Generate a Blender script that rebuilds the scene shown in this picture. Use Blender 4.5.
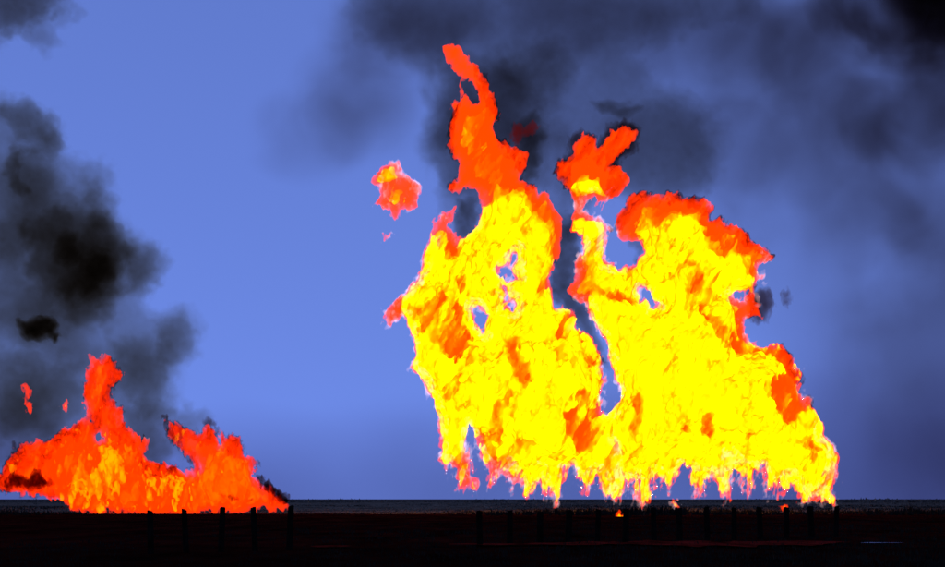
import bpy, bmesh, math, random
import numpy as np

# ------------------------------------------------------------------ camera, sky, sun, exposure
for o in list(bpy.data.objects):
    bpy.data.objects.remove(o, do_unlink=True)
scene = bpy.context.scene
col = scene.collection

F_PX = 945 * 85.0 / 36.0          # focal length in pixels of the 945 wide photograph
CAM_H = 1.9
HORIZON = 499.0

cam_data = bpy.data.cameras.new('camera')
cam_data.lens = 85.0
cam_data.sensor_width = 36.0
cam_data.shift_y = (HORIZON - 283.5) / 945.0
cam_data.clip_start = 0.5
cam_data.clip_end = 60000.0
cam = bpy.data.objects.new('camera', cam_data)
cam.location = (0, 0, CAM_H)
cam.rotation_euler = (math.radians(90), 0, 0)
col.objects.link(cam)
scene.camera = cam

SUN_ELEV, SUN_AZ = 9.0, -38.0      # low sun behind the fire, to the left of the frame
world = bpy.data.worlds.new('World')
scene.world = world
world.use_nodes = True
wn, wl = world.node_tree.nodes, world.node_tree.links
bg = wn['Background']
sky = wn.new('ShaderNodeTexSky')
sky.sky_type = 'NISHITA'
sky.sun_disc = False
sky.sun_elevation = math.radians(SUN_ELEV)
sky.sun_rotation = math.radians(SUN_AZ)
sky.air_density = 1.0
sky.dust_density = 0.0
sky.ozone_density = 3.0
bw = wn.new('ShaderNodeRGBToBW')
wl.new(sky.outputs[0], bw.inputs[0])
tint = wn.new('ShaderNodeMix')                 # the film's periwinkle rendering of the blue sky
tint.data_type = 'RGBA'
tint.blend_type = 'MULTIPLY'
tint.inputs[0].default_value = 1.0
tint.inputs[7].default_value = (1.07, 1.80, 5.6, 1)
soft = wn.new('ShaderNodeMath'); soft.operation = 'POWER'; soft.inputs[1].default_value = 0.4   # film's low contrast in the sky
wl.new(bw.outputs[0], soft.inputs[0]); wl.new(soft.outputs[0], tint.inputs[6])
wl.new(tint.outputs[2], bg.inputs['Color'])
bg.inputs['Strength'].default_value = 0.07

sun_data = bpy.data.lights.new('sun', 'SUN')
sun_data.energy = 0.6
sun_data.angle = math.radians(0.6)
sun_data.color = (1.0, 0.9, 0.78)
sun = bpy.data.objects.new('sun', sun_data)
sun.rotation_euler = (math.radians(90 - SUN_ELEV), 0, math.radians(180 - SUN_AZ))
sun.location = (-60, 100, 90)
col.objects.link(sun)

scene.view_settings.view_transform = 'Standard'
scene.view_settings.look = 'None'
scene.view_settings.exposure = 0.0
scene.view_settings.gamma = 1.0
scene.view_settings.use_curve_mapping = False
scene.render.engine = 'CYCLES'
scene.cycles.transparent_max_bounces = 256
scene.cycles.max_bounces = 6
scene.cycles.volume_bounces = 0
scene.cycles.volume_max_steps = 256
scene.cycles.use_adaptive_sampling = True
scene.cycles.adaptive_threshold = 0.015

# ------------------------------------------------------------------ helpers
def W(px, py, d):
    """point of the place that a photo pixel shows when it is d metres away"""
    return ((px - 472.5) * d / F_PX, d, CAM_H + (HORIZON - py) * d / F_PX)

def tag(o, label=None, cat=None, group=None, kind=None):
    for k, v in (('label', label), ('category', cat), ('group', group), ('kind', kind)):
        if v:
            o[k] = v
    return o

def link(name, me, mat=None, parent=None):
    if mat is not None:
        me.materials.append(mat)
    o = bpy.data.objects.new(name, me)
    col.objects.link(o)
    if parent is not None:
        o.parent = parent
    return o

def empty(name, loc):
    o = bpy.data.objects.new(name, None)
    o.location = loc
    o.empty_display_size = 0.5
    col.objects.link(o)
    return o

def mesh_from(name, v, q):
    me = bpy.data.meshes.new(name)
    me.vertices.add(len(v))
    me.vertices.foreach_set('co', np.ascontiguousarray(v, dtype=np.float32).ravel())
    k = q.shape[1]
    me.loops.add(len(q) * k)
    me.loops.foreach_set('vertex_index', np.ascontiguousarray(q, dtype=np.int32).ravel())
    me.polygons.add(len(q))
    me.polygons.foreach_set('loop_start', np.arange(len(q), dtype=np.int32) * k)
    me.update(calc_edges=True)
    return me

def new_mat(name):
    m = bpy.data.materials.new(name)
    m.use_nodes = True
    return m, m.node_tree.nodes, m.node_tree.links

# ------------------------------------------------------------------ noise volumes (spectral, tileable)
def spectral(n, p, seed, kmin=1.0):
    r = np.random.RandomState(seed)
    f = np.fft.rfftn(r.standard_normal((n, n, n)).astype(np.float32))
    k = np.fft.fftfreq(n) * n
    kz = np.fft.rfftfreq(n) * n
    kk = np.sqrt(k[:, None, None] ** 2 + k[None, :, None] ** 2 + kz[None, None, :] ** 2)
    kk[0, 0, 0] = 1
    a = kk ** (-p)
    a[kk < kmin] = 0
    a[0, 0, 0] = 0
    v = np.fft.irfftn(f * a, s=(n, n, n)).astype(np.float32)
    return v / v.std()

def sample(vol, x, y, z):
    """trilinear, periodic"""
    n = vol.shape[0]
    xi = np.floor(x).astype(np.int32); yi = np.floor(y).astype(np.int32); zi = np.floor(z).astype(np.int32)
    fx = (x - xi).astype(np.float32); fy = (y - yi).astype(np.float32); fz = (z - zi).astype(np.float32)
    xi %= n; yi %= n; zi %= n
    x1 = (xi + 1) % n; y1 = (yi + 1) % n; z1 = (zi + 1) % n
    v = vol.ravel()
    a, b = xi * (n * n), x1 * (n * n)
    c, d = yi * n, y1 * n
    r = 0
    for X, wx in ((a, 1 - fx), (b, fx)):
        for Y, wy in ((c, 1 - fy), (d, fy)):
            r = r + wx * wy * (v[X + Y + zi] * (1 - fz) + v[X + Y + z1] * fz)
    return r

NZ = spectral(128, 1.95, 11, 2.0)
NZ2 = spectral(128, 1.6, 23, 4.0)
NZ3 = spectral(128, 1.3, 37, 11.0)

# ------------------------------------------------------------------ isosurface (surface nets)
def surface_nets(Fv):
    Fv = np.pad(Fv, 1, constant_values=-5.0)
    ins = Fv > 0
    c = [ins[i:Fv.shape[0] - 1 + i, j:Fv.shape[1] - 1 + j, k:Fv.shape[2] - 1 + k]
         for i in (0, 1) for j in (0, 1) for k in (0, 1)]
    s = sum(x.astype(np.int8) for x in c)
    act = (s > 0) & (s < 8)
    idx = np.argwhere(act)
    vid = np.full(act.shape, -1, np.int32)
    vid[act] = np.arange(len(idx))
    corners = [(i, j, k) for i in (0, 1) for j in (0, 1) for k in (0, 1)]
    val = {cn: Fv[idx[:, 0] + cn[0], idx[:, 1] + cn[1], idx[:, 2] + cn[2]] for cn in corners}
    acc = np.zeros((len(idx), 3), np.float32)
    cnt = np.zeros(len(idx), np.float32)
    for a in corners:
        for ax in range(3):
            if a[ax] == 1:
                continue
            b = list(a); b[ax] = 1; b = tuple(b)
            va, vb = val[a], val[b]
            cr = (va > 0) != (vb > 0)
            t = np.where(cr, va / np.where(cr, va - vb, 1), 0)
            p = np.array(a, np.float32)[None, :].repeat(len(idx), 0)
            p[:, ax] += t
            acc += p * cr[:, None]
            cnt += cr
    verts = idx + acc / cnt[:, None] - 1.0
    quads = []
    for ax in range(3):
        sl0 = [slice(1, -1)] * 3; sl1 = [slice(1, -1)] * 3
        sl0[ax] = slice(0, -1); sl1[ax] = slice(1, None)
        A, B = ins[tuple(sl0)], ins[tuple(sl1)]
        e = np.argwhere(A != B)
        off = [1, 1, 1]; off[ax] = 0
        e = e + np.array(off)
        fl = ins[e[:, 0], e[:, 1], e[:, 2]]
        u, w = (ax + 1) % 3, (ax + 2) % 3
        def g(du, dw):
            q = e.copy(); q[:, u] -= du; q[:, w] -= dw
            return vid[q[:, 0], q[:, 1], q[:, 2]]
        q = np.stack([g(0, 0), g(1, 0), g(1, 1), g(0, 1)], 1)
        q[~fl] = q[~fl][:, ::-1]
        quads.append(q)
    return verts, np.concatenate(quads)

def poly_sd(poly, X, Z):
    """signed distance to a closed outline, positive inside (2D, photo-pixel units)"""
    p = np.array(poly, np.float32)
    d = np.full(X.shape, 1e9, np.float32)
    inside = np.zeros(X.shape, bool)
    for i in range(len(p)):
        ax, az = p[i]; bx, bz = p[(i + 1) % len(p)]
        ex, ez = bx - ax, bz - az
        wx, wz = X - ax, Z - az
        t = np.clip((wx * ex + wz * ez) / (ex * ex + ez * ez + 1e-9), 0, 1)
        d = np.minimum(d, (wx - t * ex) ** 2 + (wz - t * ez) ** 2)
        cond = ((az <= Z) & (bz > Z)) | ((bz <= Z) & (az > Z))
        xc = ax + (Z - az) / (bz - az if abs(bz - az) > 1e-6 else 1e-6) * ex
        inside ^= cond & (X < xc)
    d = np.sqrt(d)
    return np.where(inside, d, -d)

def blur(a, r):
    n = max(1, int(round(r)))
    for _ in range(2):
        for ax in (0, 1):
            pad = [(0, 0), (0, 0)]; pad[ax] = (n, n)
            b = np.pad(a, pad, mode='edge')
            c = np.cumsum(b, axis=ax)
            w = 2 * n + 1
            z = np.zeros_like(np.take(c, [0], axis=ax))
            c = np.concatenate([z, c], axis=ax)
            m = a.shape[ax]
            a = (np.take(c, range(w, w + m), axis=ax) - np.take(c, range(0, m), axis=ax)) / w
    return a

def dilate(a, r):
    n = int(r)
    for ax in (0, 1):
        pad = [(0, 0), (0, 0)]; pad[ax] = (n, n)
        b = np.pad(a, pad, mode='edge')
        out = a.copy()
        for k in range(2 * n + 1):
            out = np.maximum(out, np.take(b, range(k, k + a.shape[ax]), axis=ax))
        a = out
    return a

# ------------------------------------------------------------------ materials
U = 300.0 / F_PX                 # metres per photo pixel at the fire

def flame_mat(name, sigma, ratio):
    """even burning gas: emission and soot absorption per photo pixel of path"""
    m, n, l = new_mat(name)
    n.remove(n['Principled BSDF'])
    out = n['Material Output']
    em = n.new('ShaderNodeEmission')
    mx = max(ratio)
    em.inputs['Color'].default_value = (ratio[0] / mx, ratio[1] / mx, ratio[2] / mx, 1)
    em.inputs['Strength'].default_value = mx * (sigma if sigma else 1.0) / U
    if sigma:
        ab = n.new('ShaderNodeVolumeAbsorption')
        ab.inputs['Color'].default_value = (0, 0, 0, 1)
        ab.inputs['Density'].default_value = sigma / U
        add = n.new('ShaderNodeAddShader')
        l.new(em.outputs[0], add.inputs[0]); l.new(ab.outputs[0], add.inputs[1])
        l.new(add.outputs[0], out.inputs['Volume'])
    else:
        l.new(em.outputs[0], out.inputs['Volume'])
    return m

M_OUTER = flame_mat('burning_gas_orange', 0.18, (1.9, 0.075, 0.0))
M_CORE = flame_mat('burning_gas_yellow', 0.24, (4.0, 2.0, 0.0))
M_FRINGE = flame_mat('burning_gas_pale_edge', 0, (0.040, 0.024, 0.026))
M_OUTER_RED = flame_mat('burning_gas_red', 0.20, (1.7, 0.05, 0.0))
M_CORE_ORANGE = flame_mat('burning_gas_amber', 0.11, (2.0, 0.38, 0.0))
M_HOT = flame_mat('burning_gas_deep_yellow', 0.10, (3.5, 1.5, 0.0))

def soot_mat(name, sigma, tone=(0.35, 0.08, 0.0)):
    m, n, l = new_mat(name)
    n.remove(n['Principled BSDF'])
    ab = n.new('ShaderNodeVolumeAbsorption')
    ab.inputs['Color'].default_value = (*tone, 1)
    ab.inputs['Density'].default_value = sigma / U
    l.new(ab.outputs[0], n['Material Output'].inputs['Volume'])
    return m
M_SOOT = soot_mat('dense_soot', 0.32)
M_SOOT_THIN = soot_mat('thin_soot', 0.07)
M_SKIN = soot_mat('soot_skin', 0.16)

def smoke_mat(name, scale, color, k, m_, c, detail=4.0, step=1.0):
    m, n, l = new_mat(name)
    n.remove(n['Principled BSDF'])
    out = n['Material Output']
    tc = n.new('ShaderNodeTexCoord')
    geo = n.new('ShaderNodeNewGeometry')
    ln = n.new('ShaderNodeVectorMath'); ln.operation = 'LENGTH'
    wz_ = n.new('ShaderNodeTexNoise')
    wz_.inputs['Scale'].default_value = scale * 0.55; wz_.inputs['Detail'].default_value = 2.0
    l.new(geo.outputs['Position'], wz_.inputs['Vector'])
    wv = n.new('ShaderNodeVectorMath'); wv.operation = 'MULTIPLY_ADD'
    l.new(wz_.outputs['Color'], wv.inputs[0]); wv.inputs[1].default_value = (1.5,) * 3
    sub = n.new('ShaderNodeVectorMath'); sub.operation = 'SUBTRACT'
    l.new(tc.outputs['Object'], sub.inputs[0]); sub.inputs[1].default_value = (0.75,) * 3
    l.new(sub.outputs[0], wv.inputs[2])
    l.new(wv.outputs[0], ln.inputs[0])
    ln0 = n.new('ShaderNodeVectorMath'); ln0.operation = 'LENGTH'
    l.new(tc.outputs['Object'], ln0.inputs[0])
    nz = n.new('ShaderNodeTexNoise')
    nz.inputs['Scale'].default_value = scale
    nz.inputs['Detail'].default_value = detail
    nz.inputs['Roughness'].default_value = 0.56
    nz.inputs['Distortion'].default_value = 0.4
    l.new(geo.outputs['Position'], nz.inputs['Vector'])
    a = n.new('ShaderNodeMath'); a.operation = 'MULTIPLY_ADD'       # k*(1-r) - c
    l.new(ln.outputs['Value'], a.inputs[0]); a.inputs[1].default_value = -k; a.inputs[2].default_value = k - c
    b = n.new('ShaderNodeMath'); b.operation = 'SUBTRACT'
    l.new(nz.outputs[0], b.inputs[0]); b.inputs[1].default_value = 0.5
    d = n.new('ShaderNodeMath'); d.operation = 'MULTIPLY_ADD'
    l.new(b.outputs[0], d.inputs[0]); d.inputs[1].default_value = m_; l.new(a.outputs[0], d.inputs[2])
    # fades to nothing at the billow's own rim
    rim = n.new('ShaderNodeMath'); rim.operation = 'MULTIPLY_ADD'; rim.use_clamp = True
    l.new(ln0.outputs['Value'], rim.inputs[0]); rim.inputs[1].default_value = -4.0; rim.inputs[2].default_value = 3.9
    cl = n.new('ShaderNodeClamp'); l.new(d.outputs[0], cl.inputs['Value'])
    e = n.new('ShaderNodeMath'); e.operation = 'MULTIPLY'
    l.new(cl.outputs[0], e.inputs[0]); l.new(rim.outputs[0], e.inputs[1])
    at = n.new('ShaderNodeAttribute'); at.attribute_type = 'OBJECT'; at.attribute_name = 'smoke_density'
    f = n.new('ShaderNodeMath'); f.operation = 'MULTIPLY'
    l.new(e.outputs[0], f.inputs[0]); l.new(at.outputs['Fac'], f.inputs[1])
    ab = n.new('ShaderNodeVolumeAbsorption')
    ab.inputs['Color'].default_value = (*color, 1)
    l.new(f.outputs[0], ab.inputs['Density'])
    l.new(ab.outputs[0], out.inputs['Volume'])
    m.cycles.volume_step_rate = step
    return m

M_SMOKE = smoke_mat('soot_smoke', 0.17, (0.34, 0.21, 0.0), 1.5, 3.8, 0.42, 4.0, step=3.0)
M_GREY_SMOKE = smoke_mat('grey_smoke', 0.19, (0.22, 0.10, 0.0), 1.2, 4.2, 0.12, 4.0, step=3.0)

M_HAZE_SMOKE = smoke_mat('thin_drifting_smoke', 0.07, (0.20, 0.06, 0.0), 1.1, 2.3, 0.0, 3.0, step=2.6)
M_VEIL = smoke_mat('even_smoke_veil', 0.02, (0.18, 0.05, 0.0), 1.3, 0.7, 0.0, 2.0, step=3.0)
M_LOW_HAZE = smoke_mat('low_smoke_haze', 0.004, (0.15, 0.0, 0.10), 1.1, 0.9, 0.0, 2.0, step=2.0)

def ground_mat(name, c1, c2, scale, rough, spec, bump=0.0):
    m, n, l = new_mat(name)
    p = n['Principled BSDF']
    geo = n.new('ShaderNodeNewGeometry')
    mp = n.new('ShaderNodeMapping'); mp.inputs['Scale'].default_value = (1.0, 0.22, 1.0)
    l.new(geo.outputs['Position'], mp.inputs['Vector'])
    nz = n.new('ShaderNodeTexNoise')
    nz.inputs['Scale'].default_value = scale; nz.inputs['Detail'].default_value = 7
    nz.inputs['Roughness'].default_value = 0.65
    l.new(mp.outputs[0], nz.inputs['Vector'])
    cr = n.new('ShaderNodeValToRGB')
    cr.color_ramp.elements[0].position = 0.35; cr.color_ramp.elements[0].color = (*c1, 1)
    cr.color_ramp.elements[1].position = 0.68; cr.color_ramp.elements[1].color = (*c2, 1)
    l.new(nz.outputs[0], cr.inputs[0]); l.new(cr.outputs[0], p.inputs['Base Color'])
    p.inputs['Roughness'].default_value = rough
    p.inputs['Specular IOR Level'].default_value = spec
    if bump:
        bp = n.new('ShaderNodeBump'); bp.inputs['Strength'].default_value = bump
        bp.inputs['Distance'].default_value = 0.1
        l.new(nz.outputs[0], bp.inputs['Height']); l.new(bp.outputs[0], p.inputs['Normal'])
    return m

M_SOIL = ground_mat('charred_soil', (0.005, 0.0012, 0.0008), (0.028, 0.005, 0.003), 0.35, 0.95, 0.0, 0.4)
M_REDSOIL = ground_mat('red_soil', (0.005, 0.0009, 0.0006), (0.046, 0.006, 0.004), 0.3, 0.95, 0.0, 0.4)
M_FIELD = ground_mat('dry_field', (0.05, 0.042, 0.032), (0.22, 0.18, 0.13), 0.12, 0.95, 0.0)
M_FIRE_GLOW = ground_mat('ground_fire_glow', (0.03, 0.003, 0.002), (0.22, 0.018, 0.012), 0.8, 0.95, 0.0, 0.3)  # red of the fire's reflected glow, put into the ground colour
M_GRASS = ground_mat('burnt_grass', (0.008, 0.007, 0.005), (0.03, 0.026, 0.018), 0.8, 1.0, 0.0)
M_WATER = ground_mat('standing_water', (0.01, 0.01, 0.01), (0.015, 0.015, 0.015), 0.8, 0.12, 0.5)
M_POST = ground_mat('weathered_post', (0.004, 0.003, 0.002), (0.012, 0.009, 0.007), 3.0, 0.95, 0.0)

# ------------------------------------------------------------------ ground
rng = np.random.RandomState(5)
def ground_sheet(name, x0, x1, ys, z, mat, nx=60, amp=0.0, kind='structure', seed=1):
    xs = np.linspace(x0, x1, nx)
    X, Y = np.meshgrid(xs, np.array(ys))
    Z = np.full_like(X, z)
    if amp:
        Z = Z + amp * sample(NZ, X * 0.8 + seed * 31, Y * 0.5, np.zeros_like(X))
    v = np.stack([X, Y, Z], -1).reshape(-1, 3)
    ny = len(ys)
    i = np.arange(ny - 1)[:, None] * nx + np.arange(nx - 1)[None, :]
    q = np.stack([i, i + 1, i + nx + 1, i + nx], -1).reshape(-1, 4)
    o = link(name, mesh_from(name, v, q), mat)
    o['kind'] = kind
    return o

ys_far = [-200, 0, 60, 150, 250, 400, 700, 1200, 2500, 6000, 15000, 40000]
g = ground_sheet('ground', -30000, 30000, ys_far, -0.06, M_FIELD, nx=40)
ground_sheet('charred_ground', -140, 140, list(np.linspace(12, 88, 60)), 0.0, M_SOIL, nx=180, amp=0.02)
ground_sheet('red_field', -140, 140, list(np.linspace(88, 284, 130)) + [286, 288, 290], 0.0, M_REDSOIL, nx=180, amp=0.02)

# ------------------------------------------------------------------ fire
def make_fire(name, label, outline, holes=(), cool=(), pockets=(), fringe=None, vox=1.2, rmax=55, depth=0.85,
              dist=300.0, seed=0, amp=(2.0, 7.0), cool_top=None, mats=(None, None, None), core_off=1.9,
              fleck=1.0, fleck_t=1.5, hot=None, tear=None, skin=None, small=False, cool_floor=0.55, category='fire', group=None, lean=0.0, bias=-0.2, rough=1.7, core_min=0, soft=1.0):
    """flame body: its outline at the fire's own distance, rounded in depth, torn by turbulence"""
    pts = np.array(outline, np.float32)
    m = 10
    x0, x1 = pts[:, 0].min() - m, pts[:, 0].max() + m
    z0, z1 = pts[:, 1].min() - m, pts[:, 1].max() + m
    xs = np.arange(x0, x1, vox, dtype=np.float32); zs = np.arange(z0, z1, vox, dtype=np.float32)
    X2, Z2 = np.meshgrid(xs, zs, indexing='ij')
    # wander of the traced outline
    wx = sample(NZ, X2 * 0.5 + seed * 17, Z2 * 0.35, np.full_like(X2, seed * 5.3)) * 1.0
    wz = sample(NZ, X2 * 0.5 + seed * 29, Z2 * 0.35, np.full_like(X2, seed * 9.1 + 40)) * 1.0
    sd = poly_sd(outline, X2 + wx, Z2 + wz)
    for h in holes:
        sd = np.minimum(sd, -poly_sd(h, X2 + wx, Z2 + wz) - 2.8)
    foot = np.clip((Z2 - tear[0]) / tear[1], 0, 1) if tear else np.zeros_like(X2)
    sd = sd + 2.0 * foot
    sdpos = np.maximum(sd, 0)
    R = blur(dilate(sdpos, 16 / vox), 9 / vox)
    R = np.clip(R, 3.0, rmax)
    hd = rmax * depth
    yv = max(vox, 1.0)
    ysv = np.arange(-hd - 14, hd + 14 + yv, yv, dtype=np.float32)
    nx, nz, ny = len(xs), len(zs), len(ysv)
    cx = (sample(NZ, X2 * 0.12 + seed * 7, Z2 * 0.1, np.full_like(X2, 60.0)) * 5).astype(np.float32)
    X = X2[:, None, :]; Z = Z2[:, None, :]; Y = ysv[None, :, None] - cx[:, None, :]
    sdc = np.minimum(sd, R)
    base = R[:, None, :] - np.sqrt((R - sdc)[:, None, :] ** 2 + (Y / depth) ** 2)
    shape = base.shape
    Xb = np.broadcast_to(X, shape); Zb = np.broadcast_to(Z, shape); Yb = np.broadcast_to(ysv[None, :, None], shape)
    near = base > -16
    xb, yb, zb, fb = Xb[near], Yb[near], Zb[near], base[near]
    A = np.clip(R * 0.26, amp[0], amp[1])
    ab = np.broadcast_to(A[:, None, :], shape)[near]
    # turbulence, drawn out along the rise of the gas
    ux = xb + lean * (zb - z1)
    s = 0.62
    w1 = sample(NZ2, ux * 0.22 + seed * 3, yb * 0.22, zb * 0.15 + seed)
    n1 = sample(NZ, ux * s + w1 * 2.2 + seed * 13, yb * s + seed, zb * s * 0.5 + w1 * 1.5)
    n2 = sample(NZ2, ux * 0.8 + seed * 41, yb * 0.8 + 7, zb * 0.34 + w1)
    n3 = sample(NZ3, ux * 0.9 + seed * 19 + w1, yb * 0.9 + 31, zb * 0.5 + seed)
    rgh = rough * (1 + 1.1 * np.broadcast_to(foot[:, None, :], shape)[near])
    smooth = fb + ab * (0.7 * n1 + 0.12 - bias)
    fv = fb + ab * (0.7 * n1 - 0.35 * np.abs(n2) + 0.3 * n2 + 0.12 - bias) + rgh * n3
    stk = sample(NZ3, xb * 0.8 + seed * 9, yb * 0.6, zb * 0.08)
    fb_ = np.broadcast_to(foot[:, None, :], shape)[near]
    drip = fb_ ** 1.5 * np.clip(2.6 + 4.0 * stk, -1.5, 11.0)
    fv = fv - drip
    smooth = smooth - drip * 1.15
    Fv = np.full(shape, -8.0, np.float32)
    Fv[near] = fv
    # how deep the yellow starts below the skin
    coolm = np.zeros_like(X2)
    for pol, v, s_ in cool:
        c = poly_sd(pol, X2 + 1.6 * wx, Z2 + 1.6 * wz)
        coolm = np.maximum(coolm, np.clip(c / s_ + 0.5, 0, 1) * v)
    pock = np.zeros_like(X2)
    qx = 2.2 * sample(NZ2, X2 * 0.6 + seed * 3, Z2 * 0.4, np.full_like(X2, 3.0)); qz = 2.2 * sample(NZ2, X2 * 0.6 + 60, Z2 * 0.4 + seed, np.full_like(X2, 90.0))
    for pol, v in pockets:
        c = poly_sd(pol, X2 + wx + qx, Z2 + wz + qz)
        pock = np.maximum(pock, np.clip(c / 4.0 + 0.6, 0, 1.3) * v)
    front = np.clip(0.6 - Y / (0.35 * R[:, None, :]), 0, 1)
    offc = np.broadcast_to(coolm[:, None, :], shape)[near]
    off = (pock[:, None, :] * front)[near]
    vx = ux * 0.92 + 0.38 * zb; vz = zb * 0.92 - 0.38 * ux          # flecks lie along the slanting rise
    fn = sample(NZ2, vx * 0.62 + seed * 5 + 50 + w1, yb * 0.4 + 20, vz * 0.14)
    fn2 = sample(NZ, ux * 0.35 + seed * 5 + 90, yb * 0.3 + 70, zb * 0.25)
    fl = np.clip((fn + 0.55 * fn2 - fleck_t) * 9.0, 0, 14) * fleck
    mod = 1.0 + 0.6 * fn + 0.25 * n3
    cv = smooth + 0.45 * rough * n3 - core_off - fl - off * np.clip(mod, 0.1, 2.0) - offc * np.clip(mod, cool_floor, 1.7)
    Cv = np.full(shape, -8.0, np.float32)
    Cv[near] = cv
    u = dist / F_PX
    bx = (pts[:, 0].min() + pts[:, 0].max()) / 2
    bz = pts[:, 1].max()
    p0 = W(bx, bz, dist)
    root = empty(name, p0)
    tag(root, label, category, group)

    def to_world(v):
        px = xs[0] + v[:, 0] * vox
        yy = ysv[0] + v[:, 1] * yv
        pz = zs[0] + v[:, 2] * vox
        return np.stack([(px - bx) * u, yy * u, (bz - pz) * u], -1)

    def build(nm, field, mat):
        if (field > 0).sum() < 8:
            return
        v, q = surface_nets(field)
        me = mesh_from(nm, to_world(v), q[:, ::-1])
        o = link(nm, me, mat, root)
        return o

    build('outer_flame', Fv, mats[0] or M_OUTER)
    fc = build('flame_core', Cv, mats[1] or M_CORE)
    if fc and small:
        fc['kind'] = 'stuff'
    if skin is not None:
        sk = np.full_like(X2, -8.0)
        for pol in skin:
            sk = np.maximum(sk, poly_sd(pol, X2 + 1.6 * wx + qx, Z2 + 1.6 * wz + qz))
        Sv = np.full(shape, -8.0, np.float32)
        Sv[near] = np.minimum(np.minimum(fv + 1.2 + 1.3 * fn, 4.0 - fv + 2.5 * fn), np.broadcast_to(sk[:, None, :], shape)[near] * 0.5 + 1.5 * n2)
        so = build('soot_skin', Sv, M_SKIN)
        if so:
            so['kind'] = 'stuff'
    if hot is not None:
        Hv = np.full(shape, -8.0, np.float32)
        hm = np.zeros_like(X2)
        for pol, v in hot[1]:
            hm = np.maximum(hm, np.clip(poly_sd(pol, X2, Z2) / 8.0 + 0.5, 0, 1) * v)
        Hv[near] = np.minimum((0.55 * fn + 0.4 * fn2 + 0.75 * n2 + 0.3 * n3 + np.broadcast_to(hm[:, None, :], shape)[near] - hot[0]) * 4.0, fv - 1.6)
        hb = build('bright_flame', Hv, M_HOT)
        if hb:
            hb['kind'] = 'stuff'
    if fringe is not None:
        wmap = np.zeros_like(X2) - 6.0
        for pol, v in fringe:
            c = poly_sd(pol, X2, Z2)
            wmap = np.maximum(wmap, np.where(c > 0, v, v + np.maximum(c, -30) * 0.25))
        wmap = wmap - 0.7 + 1.7 * sample(NZ2, X2 * 0.6, Z2 * 0.6, np.full_like(X2, 5.0 + seed)) + 0.8 * foot
        Gv = np.minimum(Fv + wmap[:, None, :], 1.0 - Fv)
        Gv = np.minimum(Gv, (7.0 + 6.0 * foot - np.maximum(sd, 0))[:, None, :])
        Gv[Fv < -6] = -8
        pe = build('pale_flame_edge', Gv, mats[2] or M_FRINGE)
        if pe:
            pe['kind'] = 'stuff'
    return root

tall = [(444,46),(456,44),(469,55),(480,67),(485,83),(489,88),(490,100),(497,112),(495,123),(491,132),(498,140),(506,150),
        (511,158),(517,153),(525,156),(523,166),(518,174),(518,185),(531,190),(542,201),(547,210),(556,219),(557,235),(554,252),
        (549,268),(548,291),(555,307),(570,309),(576,319),(575,328),(589,343),(601,357),(601,370),(609,381),(604,396),(602,410),
        (612,420),(620,440),(621,470),(620,489),(609,497),(602,489),(597,472),(589,483),(584,492),(580,485),(566,468),(566,483),(558,503),
        (549,494),(544,487),(539,470),(537,481),(527,495),(523,480),(519,477),(515,490),(512,476),(507,465),(499,469),(498,479),
        (489,487),(491,469),(483,460),(476,438),(468,424),(465,447),(468,470),(472,488),(457,488),(454,470),(439,459),(440,437),
        (442,418),(433,395),(424,379),(410,369),(412,362),(418,357),(412,330),(407,318),(402,316),(391,327),(386,322),(387,312),
        (397,303),(408,296),(417,284),(422,270),(426,253),(433,243),(434,225),(443,214),(455,208),(452,221),(449,226),(454,233),
        (458,242),(468,233),(477,226),(481,212),(476,192),(465,189),(459,192),(449,190),(450,186),(460,180),(463,164),(453,151),
        (449,146),(450,120),(448,107),(457,98),(454,88),(457,79),(450,64)]
tall_holes = [[(463,85),(468,85),(474,93),(475,102),(471,100),(466,93)],
              [(473,308),(480,308),(483,320),(484,334),(479,326),(474,314)],
              [(517,252),(519,258),(509,268),(520,279),(512,279),(504,269)],
              [(507,289),(511,293),(516,304),(514,310),(506,308)]]
tall_cool = [([(430,30),(510,30),(530,150),(532,186),(510,196),(497,188),(488,200),(478,196),(455,200),(430,150)], 22, 22),
             ([(520,170),(560,200),(566,250),(548,258),(544,230),(528,208)], 10, 10),
             ([(430,205),(460,203),(458,258),(446,262),(436,240)], 7, 8),
             ([(384,296),(404,296),(400,330),(384,330)], 12, 4)]
tall_pockets = [([(410,308),(428,310),(440,299),(455,300),(470,338),(461,364),(440,349),(419,336),(411,319)], 14),
                ([(455,280),(462,279),(466,297),(458,297)], 10),
                ([(503,342),(514,340),(522,362),(532,386),(524,391),(512,370)], 8),
                ([(492,402),(500,400),(501,430),(499,446),(491,446),(494,424)], 8),
                ([(510,392),(514,392),(510,408),(506,404)], 8),
                ([(561,411),(580,404),(600,412),(601,438),(590,453),(575,447),(564,434)], 20),
                ([(559,393),(575,390),(592,396),(598,408),(578,402)], 9),
                ([(575,335),(590,350),(600,362),(590,368),(578,352)], 8),
                ([(484,440),(488,438),(494,460),(488,462)], 6)]
tall_fringe = [([(380,230),(440,200),(440,300),(470,420),(620,420),(640,520),(420,520),(380,420)], 1.7),
               ([(590,365),(620,365),(625,420),(590,420)], 1.6), ([(466,300),(525,248),(525,315),(490,340),(470,338)], 1.6)]
make_fire('tall_fire', 'tallest yellow fire with a narrow red spire rising into dark smoke', tall, tall_holes, tall_cool, tall_pockets,
          tall_fringe, seed=1, lean=0.25, fleck_t=1.05, tear=(440, 46), skin=[[(474,40),(560,120),(560,200),(530,192),(505,160),(488,120),(470,70)], [(590,340),(608,360),(600,376),(584,352)], [(438,100),(452,100),(456,190),(440,190)]])

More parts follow.
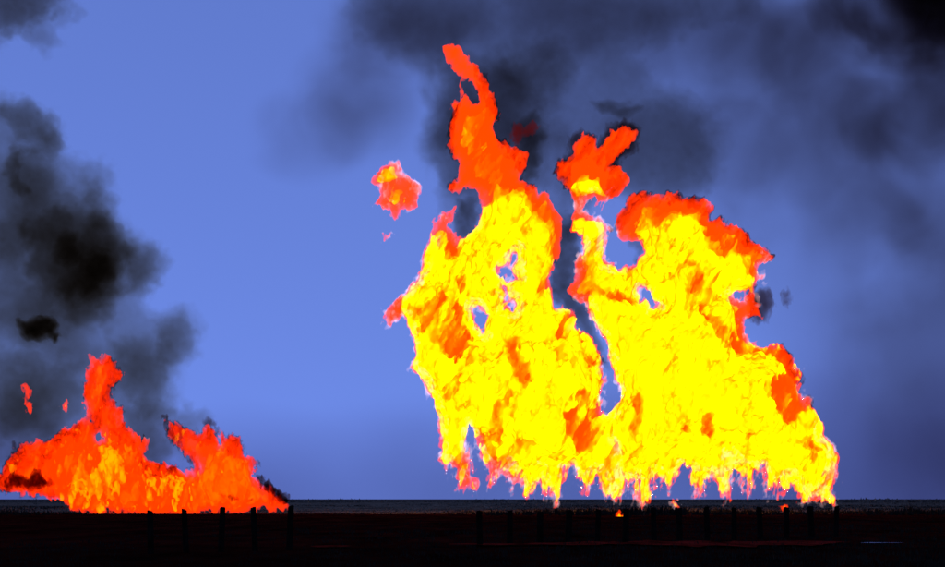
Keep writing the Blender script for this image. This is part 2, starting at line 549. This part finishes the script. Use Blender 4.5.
broad = [(556,173),(560,165),(572,157),(573,142),(582,134),(593,139),(595,151),(603,144),(612,130),(625,127),(636,131),(633,146),
         (620,155),(608,165),(622,166),(626,180),(612,195),(601,201),(598,214),(607,228),(604,243),(600,259),(606,267),(621,271),
         (631,264),(643,252),(641,240),(632,236),(625,236),(621,232),(622,220),(629,209),(633,197),(654,193),(672,191),(696,196),(712,207),
         (713,219),(724,223),(742,234),(751,243),(761,247),(774,255),(765,262),(759,266),(763,280),(751,288),(754,296),(759,308),(763,320),
         (753,318),(742,321),(745,331),(748,341),(762,343),(779,349),(798,368),(804,393),(807,403),(817,422),(818,437),(829,447),
         (833,458),(828,475),(822,490),(828,500),(808,494),(802,500),(798,485),(787,478),(785,484),(775,495),(766,482),(759,467),(754,470),
         (753,484),(750,491),(747,483),(746,468),(738,466),(727,452),(727,470),(729,499),(717,485),(708,474),(704,485),(698,497),
         (694,489),(687,470),(678,467),(669,479),(665,493),(657,476),(651,472),(650,494),(641,507),(636,498),(635,481),(630,474),(620,470),
         (612,450),(606,430),(610,415),(619,404),(623,393),(618,377),(613,366),(610,346),(599,329),(593,310),(588,302),(574,296),(569,291),
         (580,281),(579,262),(584,245),(583,236),(574,230),(574,216),(577,202),(572,193),(563,182)]
broad_holes = [[(641,291),(648,291),(655,304),(649,307),(643,300)], [(729,296),(737,291),(747,292),(744,300),(735,301)],
               [(586,199),(592,197),(591,212),(586,208)]]
broad_cool = [([(550,120),(640,120),(630,182),(606,188),(600,178),(578,178),(566,186),(550,180)], 36, 10),
              ([(614,180),(700,180),(722,205),(708,226),(690,214),(672,216),(655,224),(642,216),(630,234),(614,236)], 22, 18),
              ([(700,210),(730,218),(758,245),(762,262),(745,258),(722,246),(704,234)], 17, 12),
              ([(730,300),(766,296),(768,324),(742,330),(748,346),(736,340)], 12, 6),
              ([(752,240),(780,246),(776,270),(756,268)], 12, 5),
              ([(574,262),(592,262),(598,292),(584,306),(566,296)], 8, 8),
              ([(570,194),(602,196),(600,218),(572,216)], 9, 8)]
broad_pockets = [([(697,311),(706,318),(722,330),(734,338),(740,352),(722,349),(710,335)], 16),
                 ([(756,390),(772,380),(788,372),(803,388),(807,402),(796,421),(783,427),(770,410)], 18),
                 ([(754,344),(770,345),(790,360),(799,368),(796,376),(780,368)], 10),
                 ([(681,268),(692,266),(700,274),(708,271),(700,284),(690,294),(680,292),(688,284)], 8),
                 ([(636,394),(642,400),(638,424),(631,442),(629,430)], 10),
                 ([(671,408),(677,414),(688,436),(680,434)], 9),
                 ([(700,415),(707,414),(709,430),(706,444),(701,440)], 8),
                 ([(792,440),(806,438),(819,450),(810,456),(796,450)], 8), ([(796,422),(812,420),(815,430),(802,434)], 7),
                 ([(700,236),(722,236),(728,248),(718,259),(706,250)], 10),
                 ([(742,262),(752,268),(758,280),(746,278)], 8),
                 ([(596,288),(614,292),(632,302),(622,306),(606,300)], 8),
                 ([(742,446),(745,432),(747,446),(746,462)], 6)]
broad_fringe = [([(600,420),(760,420),(800,350),(840,400),(840,520),(600,520)], 1.7), ([(570,190),(606,190),(612,260),(596,300),(608,330),(625,420),(600,420),(575,300)], 1.6),
                ([(725,285),(780,250),(775,290),(752,340),(738,320)], 1.6), ([(638,288),(658,288),(658,310),(638,310)], 1.6)]
make_fire('broad_fire', 'broad yellow fire with red rounded crown, widest of the flames', broad, broad_holes, broad_cool, broad_pockets,
          broad_fringe, seed=2, lean=0.3, fleck_t=1.45, tear=(440, 46), skin=[[(545,115),(645,115),(640,200),(606,198),(612,172),(590,160),(572,172),(576,196),(550,190)], [(615,185),(720,180),(770,240),(780,262),(740,246),(700,214),(660,200),(630,206),(624,230),(612,230)], [(750,292),(770,290),(770,326),(750,322)], [(770,340),(812,380),(812,410),(796,396)]])

low = [(91,355),(97,358),(104,352),(114,366),(121,373),(112,386),(112,398),(121,412),(123,426),(135,440),(136,455),(144,473),(149,466),
       (163,465),(181,465),(192,470),(198,467),(190,461),(179,449),(171,436),(168,420),(187,427),(198,432),(211,421),(219,434),
       (236,440),(240,451),(239,457),(252,457),(253,474),(266,487),(287,504),(276,510),(262,506),(247,509),(230,512),(213,510),(195,515),(173,512),(160,516),(148,511),
       (122,515),(106,511),(93,514),(74,506),(53,496),(21,492),(-6,490),(-12,476),(0,470),(6,453),(15,442),(42,446),(53,446),(61,436),(72,429),(85,418),
       (92,423),(93,432),(97,440),(101,436),(94,420),(87,411),(85,398),(87,381),(89,360)]
make_fire('low_fire', 'low orange-red fire spreading along the ground with one leaning peak', low, [], 
          [([(80,345),(130,345),(130,405),(85,415)], 3, 20), ([(-10,440),(60,440),(60,500),(-10,500)], 6, 20), ([(166,415),(200,425),(230,450),(200,464),(180,450)], 4, 10)], [],
          None, seed=3, lean=-0.1, dist=303.0, mats=(M_OUTER_RED, M_CORE_ORANGE, None), core_off=4.6, fleck=2.0, fleck_t=-0.5, rmax=34,
          amp=(2.4, 6.0), rough=2.2, tear=(500, 18), skin=[[(-12,436),(50,440),(90,415),(80,370),(110,345),(130,370),(120,410),(140,455),(164,460),(166,412),(240,432),(260,455),(292,505),(270,500),(250,470),(225,450),(190,440),(200,470),(150,478),(120,445),(104,410),(96,435),(70,440),(50,470),(60,500),(-12,500)]], hot=(1.95, [([(95,425),(130,440),(150,470),(190,475),(215,470),(250,460),(250,480),(200,500),(200,512),(60,512),(75,480),(100,470)], 0.75)]))

puff = [(374,184),(378,176),(384,170),(397,168),(401,182),(409,184),(417,188),(412,205),(404,208),(396,216),(389,207),(376,203),(388,195),(383,186)]
make_fire('flame_puff', 'small detached puff of orange flame floating beside the tallest fire', puff, [], [([(386,186),(420,180),(416,216),(372,216)], 12, 6), ([(370,160),(420,160),(420,190),(370,190)], 1.5, 6)], [],
          [([(360,150),(430,150),(430,230),(360,230)], 1.5)], vox=0.8, rmax=14, seed=4, amp=(1.5, 3.0), mats=(M_OUTER, M_CORE, None), core_off=2.5)

def small_flame(outline, label, seed, dist=300.0, fringe=True, mats=(None, None, None), core_off=2.0):
    xs_ = [p[0] for p in outline]; zs_ = [p[1] for p in outline]
    box = [(min(xs_) - 9, min(zs_) - 9), (max(xs_) + 9, min(zs_) - 9), (max(xs_) + 9, max(zs_) + 9), (min(xs_) - 9, max(zs_) + 9)]
    r = make_fire('flame_wisp', label, outline, [], [], [], [(box, 1.0)] if fringe else None, vox=0.6, rmax=6, seed=seed,
                  amp=(0.8, 1.6), mats=mats, core_off=core_off, dist=dist, small=True)
    r['group'] = 'loose wisps of flame'
    return r

# ------------------------------------------------------------------ smoke
def billow_mesh(seed):
    bm = bmesh.new()
    bmesh.ops.create_icosphere(bm, subdivisions=4, radius=1.0)
    co = np.array([v.co[:] for v in bm.verts])
    n = sample(NZ, co[:, 0] * 9 + seed * 20, co[:, 1] * 9, co[:, 2] * 9 + seed * 7)
    for v, k in zip(bm.verts, n):
        v.co *= 0.97 + 0.035 * k
    me = bpy.data.meshes.new('billow')
    bm.to_mesh(me); bm.free()
    return me

BILLOWS = [billow_mesh(i) for i in range(5)]

def plume(name, label, puffs, dist, mat, group=None, root=None):
    if root is None:
        x0 = sum(p[0] for p in puffs) / len(puffs)
        y0 = max(p[1] + p[3] for p in puffs)
        base = W(x0, y0, dist)
        root = empty(name, base)
        tag(root, label, 'smoke', group)
    base = root.location
    for i, p in enumerate(puffs):
        px, py, rx, rz, tau = p[:5]
        dy = p[5] if len(p) > 5 else random.uniform(-6, 6)
        d = dist + dy
        u = d / F_PX
        me = BILLOWS[i % 5]
        o = bpy.data.objects.new('billow', me)
        if len(me.materials) == 0:
            me.materials.append(mat)
        col.objects.link(o)
        o.material_slots[0].link = 'OBJECT'
        o.material_slots[0].material = mat
        o.parent = root
        ry = (rx + rz) * 0.5 * 0.8
        c = W(px, py, d)
        o.location = (c[0] - base[0], c[1] - base[1], c[2] - base[2])
        o.scale = (rx * u, ry * u, rz * u)
        o['smoke_density'] = float(tau / (2 * ry * u * 0.26))
    return root

random.seed(3)
K = 1.4
def grow(l):
    return [(p[0], p[1], p[2] * K, p[3] * K) + tuple(p[4:]) for p in l]

def smoke_body(root, base, outline, sigma, seed, dist, dy=0.0, rmax=45, amp=9.0, vox=2.0, shells=(0.0, 3.5, 8.0), tone=(0.34, 0.21, 0.0), depth=0.85):
    """rolling smoke: rounded cauliflower lobes, thin at the rim and denser inside (nested shells of even soot)"""
    d = dist + dy
    pts = np.array(outline, np.float32)
    m = 22
    xs = np.arange(pts[:, 0].min() - m, pts[:, 0].max() + m, vox, dtype=np.float32)
    zs = np.arange(pts[:, 1].min() - m, pts[:, 1].max() + m, vox, dtype=np.float32)
    X2, Z2 = np.meshgrid(xs, zs, indexing='ij')
    wx = 3.0 * sample(NZ, X2 * 0.35 + seed * 17, Z2 * 0.35, np.full_like(X2, seed * 5.3))
    wz = 3.0 * sample(NZ, X2 * 0.35 + seed * 29, Z2 * 0.35, np.full_like(X2, seed * 9.1 + 40))
    sd = poly_sd(outline, X2 + wx, Z2 + wz)
    R = np.clip(blur(dilate(np.maximum(sd, 0), 26 / vox), 14 / vox), 6.0, rmax)
    hd = rmax * depth + 14
    ysv = np.arange(-hd, hd + vox, vox, dtype=np.float32)
    base_f = R[:, None, :] - np.sqrt((R - np.minimum(sd, R))[:, None, :] ** 2 + (ysv[None, :, None] / depth) ** 2)
    shape = base_f.shape
    near = base_f > -22
    xb = np.broadcast_to(X2[:, None, :], shape)[near]; zb = np.broadcast_to(Z2[:, None, :], shape)[near]
    yb = np.broadcast_to(ysv[None, :, None], shape)[near]
    A = np.broadcast_to(np.clip(R * 0.3, 2.5, amp)[:, None, :], shape)[near]
    n1 = sample(NZ, xb * 0.30 + seed * 13, yb * 0.30 + seed, zb * 0.30)
    n2 = sample(NZ2, xb * 0.42 + seed * 3, yb * 0.42, zb * 0.42 + n1)
    n3 = sample(NZ3, xb * 0.55 + seed * 7, yb * 0.55, zb * 0.55)
    f = base_f[near] + A * (0.5 * n1 + 0.75 * np.abs(n2) - 0.38) + 0.9 * n3
    u = d / F_PX
    mat = soot_mat('rolling_soot', sigma / len(shells), tone)
    for k, off in enumerate(shells):
        Fv = np.full(shape, -8.0, np.float32)
        Fv[near] = f - off - 0.12 * k * A * n1
        if (Fv > 0).sum() < 12:
            continue
        v, q = surface_nets(Fv)
        co = np.stack([(xs[0] + v[:, 0] * vox - 472.5) * u - base[0], d + (ysv[0] + v[:, 1] * vox) * u - base[1],
                       CAM_H + (HORIZON - zs[0] - v[:, 2] * vox) * u - base[2]], -1)
        o = link('billow', mesh_from('billow', co, q[:, ::-1]), mat, root)
        o['kind'] = 'stuff'

def body_plume(name, label, bodies, dist, tone):
    x0 = float(np.mean([p[0] for b in bodies for p in b[0]])); y0 = max(p[1] for b in bodies for p in b[0])
    base = W(x0, y0, dist)
    root = empty(name, base)
    tag(root, label, 'smoke')
    for k, b in enumerate(bodies):
        smoke_body(root, base, b[0], b[1], 51 + 3 * k + len(bodies), dist, *b[2:3], **dict(dict(tone=tone), **(b[3] if len(b) > 3 else {})))
    return root

SMALL = dict(rmax=16, amp=5.0, vox=1.4, shells=(0.0, 2.0, 4.5))
MID = dict(rmax=26, amp=7.0, vox=1.7, shells=(0.0, 2.5, 6.0))
left_plume = body_plume('smoke_plume', 'thick black smoke billowing up from the low orange-red fire', [
    ([(-50,150),(-30,104),(4,90),(36,100),(60,126),(66,151),(80,160),(99,156),(113,168),(118,207),(133,235),(161,244),(167,269),(150,300),(186,303),(202,326),
      (195,354),(174,365),(178,393),(172,430),(160,480),(60,490),(-30,470),(-62,410),(-44,330),(-74,250)], 0.0115, 6.0),
    ([(-20,170),(20,150),(50,165),(80,185),(112,176),(114,210),(128,240),(150,250),(150,285),(128,300),(100,330),(60,345),(20,345),(-20,330)], 0.012, 0.0),
    ([(44,244),(66,224),(80,236),(84,254),(70,270),(52,264)], 0.06, -6.0, MID),
    ([(70,262),(92,244),(116,250),(118,272),(104,292),(82,290)], 0.055, -2.0, MID),
    ([(56,272),(78,268),(88,286),(76,306),(58,298)], 0.035, -4.0, MID),
    ([(20,222),(60,200),(110,206),(136,250),(128,296),(90,316),(44,306),(18,270)], 0.022, -2.0),
    ([(3,165),(18,138),(32,150),(28,172),(38,196),(12,204)], 0.055, -4.0, SMALL),
    ([(-8,106),(32,98),(58,118),(68,148),(50,162),(20,142)], 0.030, -4.0, MID),
    ([(18,316),(34,321),(46,314),(58,328),(52,348),(36,342),(22,335)], 0.22, -10.0, SMALL),
    ([(118,240),(150,238),(168,260),(156,287),(125,284)], 0.022, -4.0, MID),
    ([(150,318),(170,310),(186,303),(202,326),(196,354),(176,366),(152,352)], 0.017, -4.0, MID),
    ([(-20,352),(30,345),(84,360),(88,400),(64,442),(-20,448)], 0.014, -2.0),
    ([(108,340),(150,330),(172,370),(167,422),(140,434),(118,392)], 0.014, -2.0, MID),
    ([(118,410),(150,398),(182,404),(206,412),(222,424),(200,450),(160,474),(126,460)], 0.016, -6.0, MID),
    ([(60,286),(92,280),(120,292),(112,318),(84,330),(60,316)], 0.024, -4.0, MID),
    ([(76,196),(98,180),(116,196),(114,222),(92,228)], 0.022, -4.0, MID),
    ([(-20,225),(14,214),(34,232),(30,262),(-20,272)], 0.016, -4.0, MID)], 322.0, (0.34, 0.21, 0.0))
mid_plume = body_plume('smoke_plume', 'charcoal smoke swirling round the red spire and over the crowned fire', [
    ([(340,-30),(345,30),(375,44),(402,60),(421,79),(436,111),(420,144),(430,180),(438,215),(480,235),(520,200),(560,240),(600,200),(640,210),(700,205),
      (722,185),(726,150),(714,115),(690,90),(655,84),(640,56),(700,34),(760,20),(760,-30)], 0.0085, 14.0),
    ([(425,60),(450,38),(480,48),(530,66),(548,110),(542,190),(500,200),(440,200),(428,160),(440,110)], 0.010, 8.0),
    ([(596,112),(640,105),(680,88),(712,110),(725,150),(719,187),(680,202),(640,202),(600,184)], 0.0072, 6.0),
    ([(590,100),(612,97),(642,106),(626,119),(600,116)], 0.06, 2.0, SMALL),
    ([(505,122),(535,114),(549,135),(546,176),(526,190),(512,160)], 0.04, 4.0, MID),
    ([(452,196),(478,192),(484,216),(470,240),(452,234)], 0.05, 10.0, SMALL),
    ([(550,225),(582,215),(584,290),(602,330),(614,370),(598,356),(568,312),(548,292)], 0.06, 8.0, MID),
    ([(630,240),(645,236),(648,256),(636,264)], 0.06, 8.0, SMALL),
    ([(500,40),(560,30),(580,70),(560,100),(510,95),(485,70)], 0.010, 6.0)], 326.0, (0.24, 0.13, 0.0))
plume('', '', grow([(84, 262, 50, 44, 0.6), (36, 200, 40, 50, 0.5), (60, 330, 60, 44, 0.45), (30, 400, 44, 40, 0.45), (140, 376, 40, 44, 0.35)]), 318.0, M_SMOKE, root=left_plume)
plume('', '', grow([(446, 122, 28, 60, 0.45), (520, 100, 50, 60, 0.45), (566, 180, 30, 50, 0.3)]), 332.0, M_GREY_SMOKE, root=mid_plume)
bank = plume('smoke_bank', 'thin grey smoke drifting wide across the upper sky', grow([
    (400, 34, 66, 50, 0.36), (360, 100, 60, 56, 0.25), (306, 136, 56, 40, 0.16), (500, 8, 150, 44, 0.42), (690, 18, 170, 60, 0.3),
    (850, 50, 150, 90, 0.42), (935, 70, 90, 100, 0.5), (955, -8, 120, 84, 2.6), (830, 160, 130, 100, 0.25), (940, 200, 100, 110, 0.28),
    (760, 110, 90, 80, 0.16), (930, 360, 90, 150, 0.22), (800, 260, 120, 120, 0.10)]), 420.0, M_HAZE_SMOKE)
plume('', '', [(690, 60, 420, 170, 0.15, 40), (960, 280, 220, 330, 0.13, 60)], 440.0, M_VEIL, root=bank)
plume('smoke_haze', 'faint smoke haze lying low behind the fires along the horizon', [
    (200, 500, 560, 130, 0.32, 0), (760, 500, 460, 170, 0.42, 200), (1010, 480, 300, 260, 0.55, -200), (-100, 500, 360, 120, 0.3, 100)], 3000.0, M_LOW_HAZE)
body_plume('smoke_bank', 'ragged dark smoke scrap high in the sky above the black plume', [
    ([(-50,-60),(40,-70),(92,-30),(78,14),(58,28),(66,42),(44,54),(24,44),(-30,60),(-70,10)], 0.012, 0.0, MID),
    ([(-40,-44),(20,-50),(64,-24),(52,14),(20,30),(-30,40),(-56,0)], 0.02, 0.0, MID)], 380.0, (0.30, 0.17, 0.0))

# ------------------------------------------------------------------ loose wisps of flame
small_flame([(615,526),(614,517),(619,508),(622,513),(626,511),(625,520),(623,527)], 'tiny red flame burning low on the field among the posts', 11, 250.0, False)
small_flame([(671,503),(674,498),(679,503),(681,510),(676,508)], 'pale pink flame scrap hanging under the crowned fire', 12)
small_flame([(382,232),(388,234),(392,232),(390,237),(384,240)], 'faint pink flame fleck below the detached puff', 13)
small_flame([(24,385),(27,384),(30,392),(30,402),(33,412),(30,414),(27,400)], 'thin dark red streak of flame inside the black smoke', 14, 303.0, False, (M_OUTER_RED, M_CORE_ORANGE, None), 3)
small_flame([(64,406),(68,399),(69,409),(66,412)], 'small pink flame fleck in smoke beside the leaning peak', 15, 303.0)
small_flame([(141,448),(143,441),(149,438),(151,444),(147,452),(143,454)], 'small red flame lump between the two humps of the low fire', 16, 303.0, True, (M_OUTER_RED, M_CORE_ORANGE, None), 3)
small_flame([(778,508),(783,504),(786,506),(781,510)], 'tiny pink spark over a post under the crowned fire', 17)

# ------------------------------------------------------------------ painted fire glow on the ground, and puddles
def blob_sheet(name, x, y, rx, ry, z, mat, seed):
    r_ = random.Random(seed)
    ang = np.linspace(0, 2 * math.pi, 28, endpoint=False)
    rad = [1 + 0.25 * math.sin(3 * a + seed) + r_.uniform(-0.15, 0.15) for a in ang]
    v = np.array([(x, y, z)] + [(x + rx * r * math.cos(a), y + ry * r * math.sin(a), z) for a, r in zip(ang, rad)])
    q = np.array([(0, 1 + i, 1 + (i + 1) % 28) for i in range(28)])
    o = link(name, mesh_from(name, v, q), mat)
    o['kind'] = 'structure'
    return o

def fire_glow_patch(x0, x1, yb, wid, seed):
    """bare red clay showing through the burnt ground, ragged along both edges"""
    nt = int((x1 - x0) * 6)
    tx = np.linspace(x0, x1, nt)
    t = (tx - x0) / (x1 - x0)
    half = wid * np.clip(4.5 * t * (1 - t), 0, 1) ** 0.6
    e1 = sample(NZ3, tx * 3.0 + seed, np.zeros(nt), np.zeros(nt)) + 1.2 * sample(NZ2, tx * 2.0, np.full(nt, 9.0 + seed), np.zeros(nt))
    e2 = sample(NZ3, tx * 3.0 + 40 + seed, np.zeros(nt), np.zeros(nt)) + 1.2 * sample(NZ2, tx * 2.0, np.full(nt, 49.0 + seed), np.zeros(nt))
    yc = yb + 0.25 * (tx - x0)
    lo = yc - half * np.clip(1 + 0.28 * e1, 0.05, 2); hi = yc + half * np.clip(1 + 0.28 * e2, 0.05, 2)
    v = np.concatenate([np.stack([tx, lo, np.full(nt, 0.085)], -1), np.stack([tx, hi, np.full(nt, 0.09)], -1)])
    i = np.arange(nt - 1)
    o = link('fire_glow_patch', mesh_from('fire_glow_patch', v, np.stack([i, i + 1, i + nt + 1, i + nt], -1)), M_FIRE_GLOW)
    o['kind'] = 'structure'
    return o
fire_glow_patch(2.5, 16.0, 91.0, 4.2, 1)
fire_glow_patch(-1.0, 5.5, 90.5, 1.6, 2)
fire_glow_patch(-6.3, -4.7, 86.5, 1.2, 3)
px_ = W(879, 545, 92)
blob_sheet('puddle', px_[0], 92.0, 0.75, 0.45, 0.115, M_WATER, 2)
# ------------------------------------------------------------------ grass and stubble
def tufts(name, n, dmin, dmax, hmin, hmax, wmul, mat, seed, z=0.0, blades=5, half=0.235):
    r = np.random.RandomState(seed)
    d = 1 / r.uniform(1 / dmax, 1 / dmin, n)
    x = r.uniform(-half, half, n) * d
    clump = sample(NZ, x * 0.35, d * 0.08, np.zeros_like(x))
    h = r.uniform(hmin, hmax, n) * np.clip(0.8 + 0.35 * clump, 0.25, 2.0)
    V, Q = [], []
    for b in range(blades):
        a = r.uniform(0, 2 * math.pi, n)
        off = r.uniform(-0.5, 0.5, (n, 2)) * (h * wmul * 2)[:, None]
        wdt = h * wmul * r.uniform(0.12, 0.3, n)
        ca, sa = np.cos(a) * wdt, np.sin(a) * wdt
        bx, by = x + off[:, 0], d + off[:, 1]
        lean = r.uniform(-0.35, 0.35, (n, 2)) * h[:, None]
        hh = h * r.uniform(0.5, 1.0, n)
        p0 = np.stack([bx - ca, by - sa, np.full(n, z - 0.1)], -1)
        p1 = np.stack([bx + ca, by + sa, np.full(n, z - 0.1)], -1)
        p2 = np.stack([bx + lean[:, 0], by + lean[:, 1], z + hh], -1)
        base = len(V) * 0
        V.append(np.stack([p0, p1, p2], 1).reshape(-1, 3))
    V = np.concatenate(V)
    Q = np.arange(len(V)).reshape(-1, 3)
    o = link(name, mesh_from(name, V, Q), mat)
    return o

tag(tufts('dry_grass', 9000, 340, 1200, 0.15, 0.5, 1.6, M_FIELD, 1), 'sparse dry grass over the far field', 'grass', kind='stuff')
tag(tufts('distant_scrub', 5000, 1200, 2600, 0.5, 2.0, 2.6, M_FIELD, 7, half=0.25), 'low dark scrub along the horizon', 'scrub', kind='stuff')
tag(tufts('burnt_stubble', 9000, 60, 288, 0.05, 0.22, 1.0, M_GRASS, 2), 'burnt black stubble over the near field', 'stubble', kind='stuff')
tag(tufts('dark_grass', 7000, 282, 620, 0.12, 0.45, 1.6, M_GRASS, 9), 'dark grass thinning out over the far field', 'grass', kind='stuff')
tag(tufts('scrub', 800, 262, 299, 0.3, 1.1, 1.2, M_GRASS, 3), 'low charred scrub along the foot of the fires', 'scrub', kind='stuff')

# ------------------------------------------------------------------ posts
def make_post(px, top, d, width_px, seed, label, group):
    r = random.Random(seed)
    u = d / F_PX
    w = width_px * u
    h = CAM_H + (HORIZON - top - r.uniform(-0.8, 0.8)) * u
    w *= r.uniform(0.88, 1.12)
    n = 10
    bm = bmesh.new()
    rings = []
    facet = [1 + r.uniform(-0.10, 0.10) for _ in range(n)]
    lx, ly = r.uniform(-0.05, 0.05), r.uniform(-0.04, 0.04)
    levels = [-0.35, 0.0, 0.12, 0.35, 0.6, 0.8, 0.94, 0.985, 1.0]
    for t in levels:
        rad = w / 2 * (1.06 - 0.10 * max(t, 0)) * (0.86 if t == 1.0 else 1.0) * r.uniform(0.97, 1.03)
        rings.append([bm.verts.new((math.cos(2 * math.pi * k / n) * rad * facet[k] + lx * t * h,
                                    math.sin(2 * math.pi * k / n) * rad * facet[k] + ly * t * h,
                                    t * h + (r.uniform(-0.012, 0.012) + 0.03 * math.cos(2 * math.pi * k / n + seed) if t > 0.97 else 0))) for k in range(n)])
    for a, b in zip(rings, rings[1:]):
        for k in range(n):
            bm.faces.new((a[k], a[(k + 1) % n], b[(k + 1) % n], b[k]))
    bm.faces.new(rings[-1])
    bm.faces.new(rings[0][::-1])
    me = bpy.data.meshes.new('fence_post')
    bm.to_mesh(me); bm.free()
    o = link('fence_post', me, M_POST)
    o.location = ((px - 472.5) * u, d, 0.0)
    tag(o, label, 'post', group)
    return o

ORD = ['first', 'second', 'third', 'fourth', 'fifth', 'sixth', 'seventh', 'eighth', 'ninth', 'tenth', 'eleventh', 'twelfth', 'thirteenth', 'fourteenth']
def post_dist(px):
    return 1 / np.interp(px, [150, 290, 540, 840], [1 / 77., 1 / 82., 1 / 93., 1 / 110.])

left_row = [(289, 506.5), (255, 507), (221, 508), (186, 508.5), (150.5, 510)]
right_row = [(480, 511.5), (510, 511), (540, 511.5), (568, 511), (597, 509.5), (625.5, 509), (654, 508.5), (679.5, 508), (707.5, 507.5),
             (734, 507.5), (760, 507.5), (786.5, 507), (811.5, 506.5), (836, 506.5)]
for k, (x, t) in enumerate(left_row):
    make_post(x, t, float(post_dist(x)), 6.0, 100 + k, 'dark fence post before the low fire, %s from the gap between rows' % ORD[k], 'fence posts before the fires')
for k, (x, t) in enumerate(right_row):
    make_post(x, t, float(post_dist(x)), 6.2 - 0.06 * k, 200 + k, 'dark fence post before the yellow fires, %s from the gap between rows' % ORD[k], 'fence posts before the fires')

M_DIM = flame_mat('burning_gas_dim', 0.12, (0.085, 0.004, 0.004))
small_flame([(510,136),(514,124),(524,128),(532,120),(541,128),(536,138),(524,140),(518,150)], 'dim dark red flame glow in smoke beside the spire', 18, 306.0, False, (M_DIM, M_DIM, None), 3)

# ------------------------------------------------------------------ soot torn loose from the flames
def soot(outline, label, seed, dist, mat, rough=1.8):
    r = make_fire('soot_scrap', label, outline, [], [], [], None, vox=0.8, rmax=8, seed=seed, amp=(2.0, 3.5), rough=rough, bias=0.1,
                  mats=(mat, mat, None), core_off=3.0, dist=dist, small=True, category='soot', group='soot torn loose from the flames')
    for c in r.children:
        c.name = 'soot_core' if c.name.startswith('flame_core') else 'soot_veil'
        c['kind'] = 'stuff'
    return r
soot([(8,476),(16,470),(28,475),(36,464),(44,472),(54,486),(46,491),(32,494),(18,490),(8,487)], 'ragged black soot over the foot of the low fire, widest scrap', 31, 288.0, M_SOOT)
soot([(252,474),(258,474),(266,480),(276,490),(288,500),(282,500),(268,490),(258,482)], 'black soot scrap over the tapering end of the low fire', 32, 298.0, M_SOOT)
soot([(108,380),(117,383),(121,394),(119,406),(113,403),(110,394)], 'black soot sliver on the side of the leaning peak', 33, 292.0, M_SOOT)
soot([(163,416),(169,418),(174,430),(177,440),(170,436),(166,428)], 'dark soot edging the point of the second hump', 34, 294.0, M_SOOT)
soot([(139,440),(146,436),(152,442),(150,452),(144,456),(140,448)], 'small dark soot lump between the two humps', 35, 306.0, M_SOOT)
soot([(226,494),(240,495),(252,499),(246,503),(232,501)], 'thin dark soot streak low in the second hump', 36, 290.0, M_SOOT)
soot([(202,424),(208,416),(218,418),(222,428),(214,432),(206,430)], 'thin grey soot puff above the second hump', 37, 312.0, M_SOOT_THIN)
soot([(752,296),(762,290),(772,292),(774,308),(766,322),(756,328),(750,318)], 'thin grey soot curl beside the crowned fire', 38, 312.0, M_SOOT_THIN)
soot([(782,290),(788,288),(791,297),(787,304),(783,300)], 'small grey soot fleck drifting off the crowned fire', 39, 312.0, M_SOOT_THIN)
soot([(554,172),(558,160),(570,150),(571,138),(582,130),(592,135),(598,146),(610,127),(626,122),(640,130),(636,150),(622,160),(630,182),(612,198),(600,190),(570,190)],
     'dark soot halo round the floating red flame head', 40, 308.0, M_SOOT_THIN)
